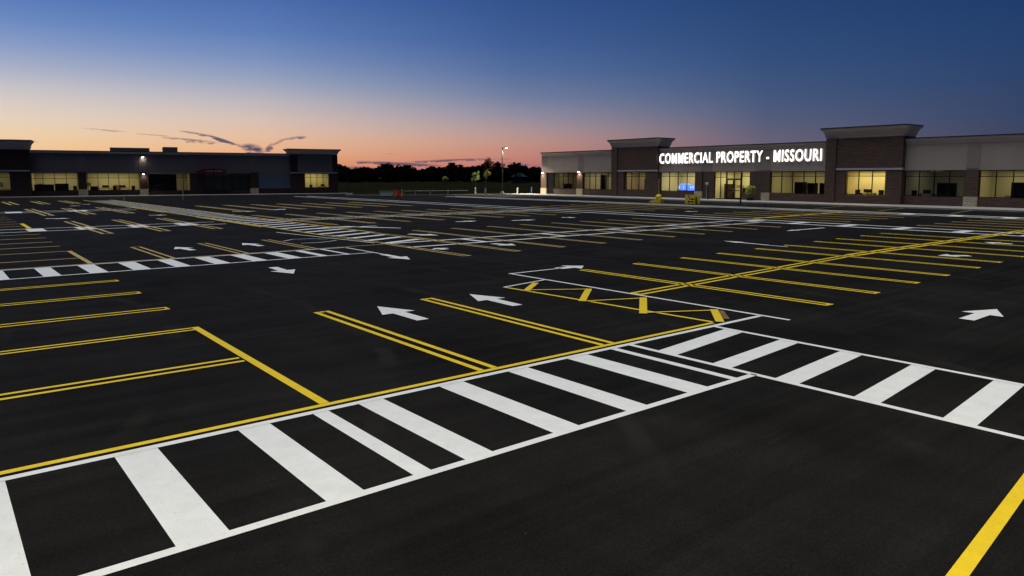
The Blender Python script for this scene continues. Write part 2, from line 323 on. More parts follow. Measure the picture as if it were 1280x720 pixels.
# ------------------------------------------------------------------ painted markings (each 4 mm above the layer below)
ZW, ZY, ZA = .012, .016, .020
LW = .105
def crosswalk(label, group, v0, v1, u0, u1, bars, axis='u', lw=.11, borders=((0, 0), (0, 0)), wob=0.0, mat_='white'):
    """band of two border lines and bars; axis u: the band runs along X"""
    r = empty("crosswalk", ((u0 + u1) / 2, (v0 + v1) / 2, 0) if axis == 'u' else ((v0 + v1) / 2, (u0 + u1) / 2, 0))
    tag(r, label, "crosswalk", group)
    ox, oy = r.location.x, r.location.y
    f = (lambda a, b: (a - ox, b - oy)) if axis == 'u' else (lambda a, b: (b - ox, a - oy))
    for vv, (e0, e1) in ((v0 + lw / 2, borders[0]), (v1 - lw / 2, borders[1])):
        MB().strip(f(u0 + e0, vv), f(u1 + e1, vv), lw, ZW, wob=wob).build("border_line", M[mat_], r)
    for b in bars:
        c, w = b[0], b[1]
        MB().strip(f(c - (b[2] if len(b) > 2 else 0), v0 + lw * .6), f(c + (b[2] if len(b) > 2 else 0), v1 - lw * .6), w, ZW - .004, wob=wob * .5).build("crossing_bar", M[mat_], r)
    return r
GX = "white ladder crosswalks"
crosswalk("broad white ladder crosswalk crossing the foreground from the lower left corner", GX, 5.74, 8.30, -4.2, 9.28,
          [(-3.3, .4), (-2.1, .4), (-.95, .4), (.21, .42), (1.56, .41), (2.80, .37), (3.62, .2), (4.31, .35), (5.56, .40), (6.77, .38), (8.01, .44), (8.86, .14)],
          borders=((0, 0), (0, 4.08)), wob=.003)
crosswalk("white ladder crosswalk running to the right edge from the foreground corner", GX, 9.23, 11.76, -12, 8.19,
          [(7.6, .38, .16), (6.51, .34, .12), (5.42, .36, .11), (4.30, .34, .115), (3.20, .36, .10), (2.1, .36, .1), (1.0, .36, .1), (-.1, .36, .1), (-1.2, .36, .1), (-2.3, .36, .1), (-3.4, .36, .1)], axis='v', wob=.003)
crosswalk("bluish white ladder crosswalk across the middle left of the lot", GX, 24.5, 27.1, -14, 13.15,
          [(u, .48) for u in (-9.2, -8, -6.8, -5.6, -4.4, -3.3, -2.1, -.9, .3, 1.5)] + [(2.77, .44), (3.97, .48), (5.16, .5), (6.36, .46), (7.6, .5), (8.85, .5), (10.1, .5), (11.2, .3), (12.15, .16)], lw=.12)
crosswalk("pair of long white lines with sparse bars continuing the middle crosswalk rightward", GX, 25.3, 27.5, 15.2, 40.6,
          [(19.2 + 4.9 * i, .3) for i in range(4)], lw=.24, wob=.02)
crosswalk("thin far crosswalk with wide spaced bars behind the left double lines", GX, 45.0, 47.6, -14, 14.2,
          [(2.2, .8), (4.6, .8), (6.9, .8), (9.6, .9), (12.2, .9), (-.2, .8), (-2.6, .8), (-5, .8)], lw=.2, wob=.03)
crosswalk("distant white walk line crossing the third stall row", GX, 45.6, 47.4, 17.6, 40.4, [], lw=.3, wob=.03)
crosswalk("farthest thin white walkway in front of the dark left building", GX, 68.6, 71.2, -20, 14.2,
          [(5.5, 1.1), (10, 1.3), (1, 1.2), (-4, 1.2)], lw=.28, wob=.04)
crosswalk("long white walkway crossing the lot beyond the right stall rows", GX, 40.9, 43.3, -14, 100, [(u * 3.05 - 13, .6) for u in range(14)], axis='v', lw=.34, wob=.03)
crosswalk("white walkway line nearest the brick building with the lit sign", GX, 57.4, 59.6, -12, 86, [(u * 3.4 - 10, .9) for u in range(11)], axis='v', lw=.5, wob=.03)

def hairpin(a, b, gap, w=LW, wob=0.0, ends=(True, True), root=None, label=None, group=None, matn='yellow', name="stall_line"):
    """double stall line closed at its ends"""
    a = Vector(a[:2]); b = Vector(b[:2]); d = (b - a).normalized(); n = Vector((-d.y, d.x)) * gap / 2
    m = MB(); c = (a + b) / 2
    la, lb_ = a - c, b - c
    m.strip(la + n, lb_ + n, w, ZY, wob=wob); m.strip(la - n, lb_ - n, w, ZY, wob=wob)
    if ends[0]: m.strip(la + d * (w / 2) + n * .45, la + d * (w / 2) - n * .45, w, ZY)
    if ends[1]: m.strip(lb_ - d * (w / 2) + n * .45, lb_ - d * (w / 2) - n * .45, w, ZY)
    # the closing strokes sit between the two lines, so nothing overlaps
    o = m.build(name, M[matn], loc=(c.x, c.y, 0)); return tag(o, label, "painted line", group)
def single(a, b, w, label, group=None, z=ZY, matn='yellow', name="painted_line", wob=0, cat="painted line"):
    a = Vector(a[:2]); b = Vector(b[:2]); c = (a + b) / 2
    return tag(MB().strip(a - c, b - c, w, z, wob=wob).build(name, M[matn], loc=(c.x, c.y, 0)), label, cat, group)
# close foreground
single((-6, 8.42), (11.95, 8.42), .10, "long yellow line along the far edge of the foreground crosswalk")
hairpin((6.42, 8.48), (6.44, 14.42), .25, ends=(False, True), label="bright yellow double stall line left of the two white arrows", group="yellow double stall lines of the foreground")
hairpin((9.01, 8.48), (9.08, 14.42), .24, ends=(False, True), label="bright yellow double stall line between the two white arrows", group="yellow double stall lines of the foreground")
single((3.80, 8.48), (3.88, 14.45), .13, "thick slanting yellow line closing the nearest left stalls")
single((5.60, -6.0), (7.72, 2.02), .11, "yellow line cut off by the lower right corner") if False else None
single((4.4, 1.70), (9.0, 2.14), .122, "broad yellow line entering the lower right corner")
LG = "yellow stall lines in the left column"
lv = [(11.40, 3.74, .24, .09), (14.30, 3.81, .20, .08), (16.93, 4.02, .26, .08), (19.68, 4.05, .26, .08), (22.35, 4.06, .24, .08),
      (29.4, 4.15, 0, .12), (32.40, 4.18, 0, .12), (34.96, 4.26, 0, .14), (37.4, 4.28, 0, .14), (40.1, 4.34, 0, .14), (42.8, 4.40, 0, .14),
      (50.2, 4.45, 0, .16), (52.8, 4.45, 0, .16), (55.5, 4.5, 0, .16), (58.3, 4.5, 0, .16), (61.0, 4.5, 0, .16), (63.8, 4.5, 0, .16)]
for i, (v_, u_, gap, w) in enumerate(lv):
    lab = f"{'double' if gap else 'single'} yellow stall line at left, {ORD[i]} away from the foreground crosswalk"
    if gap: hairpin((-14, v_), (u_ - .002 * i, v_), gap, w, ends=(False, i > 1), label=lab, group=LG)
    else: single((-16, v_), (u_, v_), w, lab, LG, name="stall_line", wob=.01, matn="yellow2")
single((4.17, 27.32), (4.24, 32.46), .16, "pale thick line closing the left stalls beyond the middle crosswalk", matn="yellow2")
single((4.45, 47.8), (4.55, 53.0), .22, "far thick yellow line closing the distant left stalls")
single((-14, 27.22), (15.1, 27.22), .11, "yellow line along the far edge of the middle left crosswalk", matn="yellow2")
# the free double lines right of the left column
G2 = "double stall lines beyond the middle crosswalk"
for i, u_ in enumerate((6.6, 9.2, 11.95)):
    hairpin((u_, 27.3), (u_, 32.6), .3, .1, ends=(False, True), matn='yellow2', label=f"{ORD[i]} double stall line from the left standing on the middle crosswalk", group=G2)
G3 = "double stall lines crossing the thin far crosswalk"
for i, u_ in enumerate((7.1, 9.8, 12.5, 15.1)):
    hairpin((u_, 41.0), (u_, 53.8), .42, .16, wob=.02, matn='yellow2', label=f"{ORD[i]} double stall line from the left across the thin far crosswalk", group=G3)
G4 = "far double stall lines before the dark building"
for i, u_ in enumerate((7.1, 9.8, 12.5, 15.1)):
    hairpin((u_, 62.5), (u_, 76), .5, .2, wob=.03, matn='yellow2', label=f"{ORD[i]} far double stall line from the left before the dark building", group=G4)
for i, u_ in enumerate((1.2, 4.3, 7.1, 9.8, 12.5)):
    hairpin((u_, 88), (u_, 99), .6, .25, wob=.03, matn='yellow2', label=f"{ORD[i]} faint stall line from the left along the dark building's kerb", group="faint stall lines by the dark building")
# right rows
G5 = "double stall lines of the nearest right row"
us = [15.69, 18.2, 20.79, 23.06, 25.75, 28.0, 30.6, 32.75, 35.3, 37.6]
for i, u_ in enumerate(us):
    a = 7.95 + i * .085; b = 15.86 + i * .085
    hairpin((u_, a), (u_, b), .23, .10, wob=.012 if i > 1 else 0, label=f"{ORD[i]} double stall line of the nearest right row, counted from the painted island", group=G5)
hairpin((13.45, 11.75), (26.2, 12.62), .28, .11, label="double yellow spine line down the middle of the nearest right row", name="spine_line")
hairpin((26.3, 12.63), (57.0, 12.55), .34, .17, label="far length of the yellow spine line, running on over the long white walkway", name="spine_line")
G6 = "double stall lines of the second right row"
for i in range(11):
    u_ = 15.2 + 2.49 * i
    if i > 9: continue
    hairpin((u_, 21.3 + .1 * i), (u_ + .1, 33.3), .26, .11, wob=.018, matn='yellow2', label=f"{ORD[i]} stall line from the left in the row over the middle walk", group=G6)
G7 = "stall lines of the third right row"
for i in range(9):
    u_ = 18.9 + 2.52 * i
    hairpin((u_, 39.9), (u_, 53.6), .34, .14, wob=.025, matn='yellow2', label=f"{ORD[i]} stall line from the left in the third row back", group=G7)
G8 = "stall lines of the fourth right row"
for i in range(7):
    u_ = 20.6 + 2.7 * i
    hairpin((u_, 61), (u_, 74), .4, .2, wob=.03, matn='yellow2', label=f"{ORD[i]} stall line from the left in the fourth row back", group=G8)
G9 = "stall lines beyond the long white walkway"
k = 0
for (v0, v1) in ((5.5, 18.0), (22.0, 34.0), (40.0, 53.0)):
    for i in range(5):
        u_ = 45.4 + 2.6 * i
        hairpin((u_, v0), (u_, v1), .34, .15, wob=.025,
                matn='yellow2', label=f"{ORD[i]} stall line beyond the long walkway in the {('right', 'middle', 'left')[k]} block before the lit building", group=G9)
    k += 1
single((44.0, 28.0), (57.0, 28.3), .35, "yellow line pointing at the right tower of the lit building")
for i, (u_, v0) in enumerate(((61.5, 33), (61.5, 27.5), (61.5, 22), (61.5, 16.5))):
    single((u_, v0), (u_ + 7.5, v0 + 1.0), .11, f"{ORD[i]} faint slanted stall line from the left at the lit building's kerb", "slanted stall lines by the sidewalk", name="stall_line", matn="yellow2")
# painted island
isl = empty("painted_island", (12.6, 11.5, 0)); tag(isl, "painted island with zigzag yellow hatching left of the yellow spine line", "painted island", "painted islands")
def ipart(name, a, b, w, m, z=ZY, par=None, o=(12.6, 11.5)):
    return MB().strip((a[0] - o[0], a[1] - o[1]), (b[0] - o[0], b[1] - o[1]), w, z).build(name, M[m], par or isl)
ipart("border_line", (13.37, 7.60), (13.37, 16.60), .10, 'white', ZA)
ipart("border_line", (12.02, 8.48), (11.62, 14.66), .10, 'yellow')
ipart("border_line", (11.60, 14.62), (13.30, 14.95), .08, 'white', ZA)
ipart("border_line", (13.42, 16.55), (15.50, 16.55), .10, 'white', ZA)
for (a, b) in (((669.5, 354.5), (657.5, 364.5)), ((736, 362), (727.5, 377.5)), ((804, 373), (804, 393)), ((892.5, 388), (900, 403.5))):
    ipart("hatch_bar", P(*a), P(*b), .17, 'yellow', .024)
for (a, b) in (((661, 363.5), (736, 362.5)), ((732.5, 377.5), (800, 374)), ((808, 392), (888, 389.2))):
    ipart("hatch_line", P(*a), P(*b), .075, 'yellow', .028)
ipart("faded_bar", P(901, 389.5), P(908.5, 400), .12, 'faded', .024)
# hatched island running to the far left
i2 = empty("painted_island", (16.2, 34, 0)); tag(i2, "long white hatched strip running back towards the dark building", "painted island", "painted islands")
o2 = (16.2, 34)
ipart("border_line", (15.15, 26.9), (14.9, 100), .14, 'yellow', ZY, i2, o2); ipart("border_line", (17.95, 27.0), (17.75, 100), .14, 'yellow', ZY, i2, o2)
ipart("border_line", (14.0, 36.5), (15.05, 28.0), .1, 'white', ZA, i2, o2)
hb = MB()
for i in range(44):
    v_ = 27.6 + i * 1.62
    if v_ > 97: break
    hb.strip((15.25 - 16.2, v_ - 34), (17.75 - 16.2, v_ + .95 - 34), .42, ZW)
hb.build("hatching", M['white'], i2)
hb = MB(); hb.poly([(17.9 - 16.2, 38.6 - 34, ZA), (18.9 - 16.2, 38.4 - 34, ZA), (20.6 - 16.2, 35.2 - 34, ZA), (20.45 - 16.2, 35.0 - 34, ZA), (18.7 - 16.2, 37.7 - 34, ZA)]); hb.build("nose_marking", M['white'], i2)
# arrows: 1.9 m long, head 0.95
def arrow(tail, tip, label, L=None, wide=1.0, shaft_from=None):
    a = Vector(tail[:2]); b = Vector(tip[:2]); d = (b - a); L = d.length; d.normalize(); n = Vector((-d.y, d.x)); c = (a + b) / 2
    a, b = a - c, b - c; hl = min(.95, L * .5); s = .14 * wide; hw = .39 * wide; h = b - d * hl
    m = MB(); m.poly([(*(a - n * s), ZA), (*(h - n * s), ZA), (*(h + n * s), ZA), (*(a + n * s), ZA)])
    m.poly([(*(h - n * hw), ZA), (*b, ZA), (*(h + n * hw), ZA)])
    return tag(m.build("painted_arrow", M['white'], loc=(c.x, c.y, 0)), label, "road arrow", "white arrows painted on the lot")
arrow((7.66, 12.28), (7.67, 14.20), "white arrow between the two bright yellow double stall lines")
arrow((10.17, 12.33), (10.24, 14.27), "white arrow between a yellow double line and the painted island")
arrow((16.19, 5.38), (17.98, 5.40), "lone white arrow on open asphalt at the right side")
arrow((8.23, 22.3), (8.65, 20.75), "small white arrow pointing to the viewer before the middle crosswalk") if False else arrow((8.47, 22.5), (8.38, 20.6), "small white arrow just in front of the middle left crosswalk")
arrow((15.3, 16.56), (16.4, 16.53), "white arrowhead ending the line at the island's far corner", wide=1.3)
arrow((13.06, 23.7), (12.98, 21.6), "white arrow at the end of the middle crosswalk's right corner")
arrow((8.05, 29.7), (7.85, 31.5), "left of two pale arrows beyond the middle left crosswalk")
arrow((10.75, 29.7), (10.55, 31.5), "right of two pale arrows beyond the middle left crosswalk")
far_arrows = [((961, 307), (904, 301.5), "long white arrow left of the second right row's lines"), ((1030, 285.2), (983, 289), "white arrow before the long far walkway, left of the stalls"),
              ((1212, 320.3), (1172, 320), "pale blurred arrow among the right row's lower stall lines"), ((1265, 305.5), (1230, 303.2), "white arrow by the right edge above the stall lines"),
              ((570, 277.6), (596, 276.4), "white dash arrow centre left behind the second stall row"), ((640, 276), (670, 275), "white dash arrow right of centre behind the second row"),
              ((702, 272.2), (720, 272.2), "short white dash arrow right of the centre dash"), ((872, 264.6), (855, 264.6), "small white arrow facing the yellow crate by the lit building"),
              ((57, 273.6), (88, 273.4), "white arrow in the far left stalls"), ((186, 269.3), (210, 269), "small white arrow beside the hatched strip"),
              ((88, 257.8), (101, 257.2), "tiny pale arrow near the dark building's left windows"), ((102, 255.6), (114, 255.6), "tiniest pale arrow below the lit left windows"),
              ((342, 262.6), (358, 261.5), "small white arrow before the flat blue panel"), ((511, 293), (549, 294.7), "white arrow beside the hatched island's right edge"),
              ((616, 305), (645, 307.3), "white arrow left of the second row's nearest stall"), ((558, 312.2), (543, 310.8), "small oval white arrow beneath the hatched island"),
              ((290, 264.8), (322, 264.3), "thin pale arrow right of the hatched strip")]
for a, b, lab in far_arrows: arrow(P(*a), P(*b), lab, wide=.7 if 'long' in lab else 1.3)
single(P(961, 307), P(985, 309), .12, "thin white line joining the long arrow to the stalls", matn='white')
def polyline(pts, w, label):
    c = pts[0].copy(); m = MB()
    for p_, q_ in zip(pts, pts[1:]): m.strip(p_ - c, q_ - c, w, ZA)
    tag(m.build("painted_line", M['white'], loc=(c.x, c.y, 0)), label, "painted line")
polyline([P(354, 302), P(366, 299.6), P(385, 298.9), P(410, 299.3)], .07, "upper of two faint curved lines in the stall before the hatched strip")
polyline([P(376, 304.6), P(398, 303.6), P(412, 302.2), P(421, 300.8)], .08, "lower of two faint curved lines in the stall before the hatched strip")
single(P(395, 286.5), P(471, 282.6), .22, "short white line behind the hatched island", z=ZA, matn='white')
# turn lines
single((13.15, 26.9), (13.1, 23.6), .10, "white line leading from the middle crosswalk's corner to its arrow", z=ZA, matn='white')
single(P(395, 286), P(470, 282.8), .2, "short white line left of the hatched island", z=ZA, matn='white') if False else None
single(P(355, 301), P(378, 299.5), .08, "faint thin line in the stall before the hatched strip", z=ZA, matn='white') if False else None

# ------------------------------------------------------------------ buildings
def building_root(name, A_, D_, label):
    r = empty(name, (A_.x, A_.y, .14), math.atan2(D_.y, D_.x)); tag(r, label, "building"); return r
def wall_box(par, x0, x1, y0, y1, z0, z1, m, name="wall"): return MB().box(x0, x1, y0, y1, z0, z1).build(name, M[m], par)
def window(par, x0, x1, z0, z1, n, tz=None, y=.12, name="window", fw=.035, gl='glass'):
    """dark frame with n lights and a transom bar; the panes are its child"""
    m = MB(); m.box(x0, x1, y - .05, y + .05, z0, z0 + .07); m.box(x0, x1, y - .05, y + .05, z1 - .06, z1)
    for i in range(n + 1):
        c = x0 + (x1 - x0) * i / n; c = min(max(c, x0 + fw), x1 - fw); m.box(c - fw, c + fw, y - .052, y + .052, z0 + .07, z1 - .06)
    if tz:
        for i in range(n):
            a = x0 + (x1 - x0) * i / n + fw; b = x0 + (x1 - x0) * (i + 1) / n - fw
            m.box(a + (fw if i == 0 else 0), b - (fw if i == n - 1 else 0), y - .049, y + .049, tz - .03, tz + .03)
    w = m.build(name, M['frame'], par)
    MB().poly([(x0 + .01, y, z0 + .01), (x1 - .01, y, z0 + .01), (x1 - .01, y, z1 - .01), (x0 + .01, y, z1 - .01)]).build("pane", M[gl], w)
    return w
def cornice(par, x0, x1, z0, z1, y0, depth, flare=.7, ends=True, name="cornice"):
    """flared cornice: a stack of widening steps with a dark coping"""
    m = MB(); prof = [(0, 0.0), (.16, .06), (.17, .16), (.45, .30), (.68, .52), (.80, .80), (.81, .92), (1, 1.0)]
    H = z1 - z0
    prof_pts = [(y0 - flare * o, z0 + H * t, flare * o) for t, o in prof]
    rings = []
    for (yy, zz, e) in prof_pts:
        e2 = e if ends else 0
        rings.append([(x0 - e2, yy, zz), (x1 + e2, yy, zz), (x1 + e2, y0 + depth + e2, zz), (x0 - e2, y0 + depth + e2, zz)])
    for a, b in zip(rings, rings[1:]):
        for i in range(4):
            j = (i + 1) % 4; m.poly([a[i], a[j], b[j], b[i]])
    m.poly(rings[0][::-1])
    c = m.build(name, M['cornice'], par)
    e = flare if ends else 0
    MB().box(x0 - e - .03, x1 + e + .03, y0 - flare - .03, y0 + depth + e + .03, z1 + .002, z1 + .09).build("coping", M['coping'], c)
    return c
def room(par, x0, x1, depth=5.0, z1=3.3, power=60, color=(1, .82, .42), y0=.25, mat_='room'):
    m = MB(); y1 = y0 + depth
    m.poly([(x0, y1, 0), (x1, y1, 0), (x1, y1, z1), (x0, y1, z1)]); m.poly([(x0, y0, 0), (x0, y1, 0), (x0, y1, z1), (x0, y0, z1)])
    m.poly([(x1, y0, 0), (x1, y1, 0), (x1, y1, z1), (x1, y0, z1)]); m.poly([(x0, y0, z1), (x1, y0, z1), (x1, y1, z1), (x0, y1, z1)])
    m.poly([(x0, y0, .01), (x1, y0, .01), (x1, y1, .01), (x0, y1, .01)], 1)
    rm = m.build("room_shell", [M[mat_], M['roomfloor']], par)
    rr = random.Random(int(x0 * 31 + 900)); k = 0
    if power > 3:
        x = x0 + .3
        while x < x1 - .8:
            w = rr.uniform(.25, 1.1)
            if rr.random() < .6 and x + w < x1 - .1:
                z = rr.choice((.02, .9, 1.3)); h = rr.uniform(.4, 1.5) if z < .5 else rr.uniform(.3, .8); dd = rr.uniform(.03, .5) if z < .5 else .04
                MB().box(x, x + w, y1 - .02 - dd, y1 - .02, z, z + h).build("wall_fixture", M[rr.choice(('pale', 'carton', 'roomfloor', 'stucco2', 'mauve'))], rm)
            x += w + rr.uniform(.1, .9)
        n_ = max(1, int((x1 - x0) / 2.4))
        for i in range(n_):
            cx_ = x0 + (x1 - x0) * (i + .5) / n_; MB().box(cx_ - .5, cx_ + .5, y0 + depth * .35, y0 + depth * .5, z1 - .05, z1 - .012).build("ceiling_panel", M['ceil'], rm)
    if power > 0:
        ld = bpy.data.lights.new("ceiling_light", 'AREA'); ld.shape = 'RECTANGLE'; ld.size = (x1 - x0) * .7; ld.size_y = depth * .6
        ld.energy = power; ld.color = color; lo = bpy.data.objects.new("ceiling_light", ld); lo.location = ((x0 + x1) / 2, y0 + depth * .5, z1 - .06); link(lo, par)
    return rm
def wall_lamp(par, x, y, z, power, down=True, color=(1, .86, .6)):
    m = MB(); m.box(x - .12, x + .12, y - .02, y + .0, z - .12, z + .14); m.box(x - .16, x + .16, y - .26, y - .02, z + .02, z + .12)
    b = m.build("wall_lamp", M['pole'], par)
    MB().box(x - .13, x + .13, y - .24, y - .04, z - .02, z + .018).build("lamp_lens", M['lens'], b)
    ld = bpy.data.lights.new("lamp_light", 'SPOT'); ld.energy = power; ld.color = color; ld.spot_size = R(120); ld.spot_blend = .8; ld.shadow_soft_size = .08
    lo = bpy.data.objects.new("lamp_light", ld); lo.location = (x, y - .3, z - .05); lo.rotation_euler = (R(14), 0, 0); link(lo, par)

# ---- right building, with the lit sign
RB = building_root("retail_building", RA, RD, "long brick and stucco store building with lit white rooftop sign and two cornice towers")
DEP = 26
def local_wall(par, x0, x1, zt, stuc='stucco', upper0=3.3, y=0.0):
    wall_box(par, x0, x1, y, y + .24, upper0, zt, stuc)
# shell: roof, back, side
wall_box(RB, .02, 119.9, .26, DEP, 5.7, 5.75, 'roof', "roof"); wall_box(RB, .02, 119.9, DEP - .3, DEP, 0, 5.69, 'stucco2', "wall")
wall_box(RB, 0.0, .25, .25, DEP - .31, 0, 6.2, 'stucco2'); wall_box(RB, 119.65, 119.9, .25, DEP - .31, 0, 6.2, 'stucco2')
# upper stucco walls with parapet crowns
for (a, b, zt) in ((0, 15.64, 6.3), (23.76, 46.7, 6.3), (54.52, 97, 6.3)):
    local_wall(RB, a + .002, b - .002, zt - .35)
    cornice(RB, a + .02, b - .02, zt - .55, zt, -.02, .3, .22, ends=False, name="parapet_crown")
# pilaster panels in taupe stucco on the upper walls
for (a, b) in ((0.02, 1.3), (8.2, 9.5), (59.9, 60.95), (67.6, 68.7), (76, 77.2)):
    wall_box(RB, a, b, -.035, -.003, 3.42, 5.73, 'stucco2', "pilaster_panel")
for (a, b) in ((30.4, 32.0), (38.0, 40.0)):
    wall_box(RB, a, b, -.03, -.003, 3.42, 5.73, 'stucco2', "pilaster_panel")
# towers
def tower(par, x0, x1, zc0, zc1, pier, win, y=-.55, flare=.44, brick='brick'):
    wall_box(par, x0, x1, y, y + .4, 3.56, zc0, brick, "tower_wall")
    wall_box(par, x0 - .03, x1 + .03, y - .06, y + .4, 3.36, 3.555, 'band', "stone_band")
    wall_box(par, x0 + .002, x0 + .4, y + .402, 2.0, 3.36, zc0, brick, "tower_wall"); wall_box(par, x1 - .4, x1 - .002, y + .402, 2.0, 3.36, zc0, brick, "tower_wall")
    wall_box(par, x0 + .402, x1 - .402, 1.7, 2.0, 5.8, zc0, brick, "tower_wall")
    cornice(par, x0, x1, zc0, zc1, y, 2.6, flare)
    wa, wb = win
    wall_box(par, x0, wa, y, y + .7, 0, 3.355, brick, "pier"); wall_box(par, wb, x1, y, y + .7, 0, 3.355, brick, "pier")
    wall_box(par, wa + .002, wb - .002, y, y + .6, 0, .86, brick, "sill_wall")
    wall_box(par, x0 + .1, x0 + pier, y - .16, y - .002, 0, zc0 - .02, brick, "pier")
tower(RB, 15.65, 23.75, 6.6, 7.6, 1.2, (17.95, 21.85)); window(RB, 17.95, 21.85, .88, 3.3, 3, 2.7, y=-.3)
tower(RB, 46.72, 54.5, 6.6, 7.6, 1.2, (48.87, 52.96)); window(RB, 48.87, 52.96, .88, 3.3, 3, 2.75, y=-.3)
# lower storey of the plain stretches: piers, sill walls, windows
def pier(par, x0, x1, stone=True, y=-.16, zt=3.29):
    if stone:
        wall_box(par, x0, x1, y, .24, .90, zt, 'brick', "pier"); wall_box(par, x0 - .03, x1 + .03, y - .04, .24, 0, .895, 'stone', "pier_base")
    else: wall_box(par, x0, x1, y, .24, 0, zt, 'brick', "pier")
def bay(par, x0, x1, n, tz=2.72, sill=.82):
    if sill: wall_box(par, x0 + .002, x1 - .002, .0, .2, 0, sill, 'brick', "sill_wall")
    return window(par, x0 + .002, x1 - .002, (sill or 0) + .01, 3.29, n, tz)
pier(RB, 0.02, 1.3); wall_box(RB, 1.302, 2.85, .02, .2, 0, 3.29, 'frame', "infill_panel"); bay(RB, 2.86, 8.16, 5)
pier(RB, 8.2, 9.4); bay(RB, 9.44, 15.6, 5)
wall_box(RB, 23.78, 24.0, -.05, .24, 0, 3.29, 'brick', "pier"); bay(RB, 24.02, 29.62, 4)
pier(RB, 29.64, 30.7, True); wall_box(RB, 30.75, 32.4, .0, .24, 0, 3.29, 'brick', "wall")
window(RB, 32.42, 34.1, 0.02, 3.29, 2, 2.62)
window(RB, 36.18, 37.35, .72, 3.29, 1, 2.72); wall_box(RB, 36.182, 37.348, .0, .2, 0, .71, 'brick', "sill_wall")
window(RB, 34.12, 36.16, 2.42, 3.29, 2)
for i, x in enumerate((34.14, 35.15)):
    m = MB(); w = 1.0; m.box(x, x + .12, .07, .15, .02, 2.4); m.box(x + w - .12, x + w, .07, .15, .02, 2.4); m.box(x + .12, x + w - .12, .07, .15, .02, .22)
    m.box(x + .12, x + w - .12, .07, .15, 2.27, 2.4); m.box(x + .12, x + w - .12, .075, .145, 1.0, 1.09)
    d = m.build("door", M['frame'], RB); MB().poly([(x + .1, .11, .1), (x + w - .1, .11, .1), (x + w - .1, .11, 2.3), (x + .1, .11, 2.3)]).build("pane", M['glass'], d)
    hx = x + w - .06 if i == 0 else x + .06
    MB().tube([(hx, .0, .85), (hx, .0, 1.35)], .018, 6).build("handle", M['polegrey'], d)
wall_box(RB, 37.37, 39.0, .0, .24, 0, 3.29, 'brick', "wall"); pier(RB, 39.02, 40.0, True, zt=3.29); bay(RB, 40.04, 46.66, 5)
bay(RB, 54.54, 59.86, 4); pier(RB, 59.9, 60.97); bay(RB, 61.0, 67.56, 5); pier(RB, 67.6, 68.7); bay(RB, 68.74, 76, 5); pier(RB, 76.02, 77.1)
wall_box(RB, 77.15, 119.9, 0, .24, 0, 3.29, 'brick', "wall"); wall_box(RB, 97, 119.9, 0, .24, 3.3, 6.0, 'stucco', "wall")
# rooms behind the glass
YL = (1, .87, .40); WM = (1, .88, .55)
room(RB, 1.4, 9.3, 6, power=14.2, color=(1, .86, .55)); room(RB, 9.5, 15.9, 4.5, power=70.7, color=WM); room(RB, 16.6, 22.6, 3.5, power=40.8, color=(1, .74, .42), y0=.05)
room(RB, 23.7, 30.6, 4, power=156.4, color=YL); room(RB, 32.0, 38.2, 4.5, power=200.2, color=YL); room(RB, 39.3, 46.4, 5.0, power=68, color=YL)
room(RB, 47.3, 53.6, 3.0, power=176.8, color=(1, .76, .26), y0=.1); room(RB, 54.4, 60.4, 7, power=8.7, color=(.75, .85, 1)); room(RB, 60.5, 68, 4, power=57.1, color=YL)
room(RB, 68.2, 76.5, 5, power=34.3, color=YL)
wall_lamp(RB, .62, -.2, 3.2, 90); wall_lamp(RB, 8.78, -.2, 3.35, 150)
# the sign: raised letters with lit faces
def lettering(text, height, width, par, loc, name, face, side, depth=.12, bold=.04):
    cu = bpy.data.curves.new(name, 'FONT'); cu.body = text; cu.size = 1; cu.extrude = depth / 2; cu.offset = bold; cu.resolution_u = 3; cu.space_character = 1.12
    to = bpy.data.objects.new(name, cu); col.objects.link(to); dg = bpy.context.evaluated_depsgraph_get()
    me = bpy.data.meshes.new_from_object(to.evaluated_get(dg)); bpy.data.objects.remove(to)
    xs = [v.co.x for v in me.vertices]; ys = [v.co.y for v in me.vertices]; x0, x1, y0, y1 = min(xs), max(xs), min(ys), max(ys)
    for v in me.vertices:
        x, y, z = v.co; v.co = ((x - x0) / (x1 - x0) * width, -z, (y - y0) / (y1 - y0) * height)
    me.materials.clear(); me.materials.append(face); me.materials.append(side)
    for p in me.polygons: p.material_index = 0 if abs(p.normal.y) > .9 else 1
    o = bpy.data.objects.new(name, me); o.location = loc; return link(o, par)
sg = lettering("COMMERCIAL PROPERTY - MISSOURI", 1.3, 22.15, RB, (23.9, -.11, 4.34), "sign_lettering", M['sign'], M['letterside'], bold=.010)
sg['label'] = "glowing white capital letters reading COMMERCIAL PROPERTY - MISSOURI"
# ---- left building
M_brick, M_st, M_st2 = M['brick'], M['stucco'], M['stucco2']
M['brick'] = brick_mat("dark_brown_brick", (.05, .024, .022), (.035, .018, .017), (.06, .05, .05)); M['stucco2'] = mat("slate_stucco", (.155, .14, .142), .9, 0, .15, (.6, .06)); M['stucco'] = mat("dark_stucco", (.17, .155, .158), .9, 0, .15, (.6, .06))  # darker copies of the brick and stucco for the left building
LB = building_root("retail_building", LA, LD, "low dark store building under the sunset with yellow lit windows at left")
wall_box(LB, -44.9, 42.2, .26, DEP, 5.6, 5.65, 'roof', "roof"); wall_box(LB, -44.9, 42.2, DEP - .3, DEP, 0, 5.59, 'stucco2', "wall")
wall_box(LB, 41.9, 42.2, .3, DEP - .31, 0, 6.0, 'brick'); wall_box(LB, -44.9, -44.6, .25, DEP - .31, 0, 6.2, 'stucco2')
wall_box(LB, .004, 34.5, 0, .24, 3.15, 5.9, 'stucco2'); cornice(LB, .05, 34.45, 5.9, 6.2, -.02, .3, .12, ends=False, name="parapet_crown")
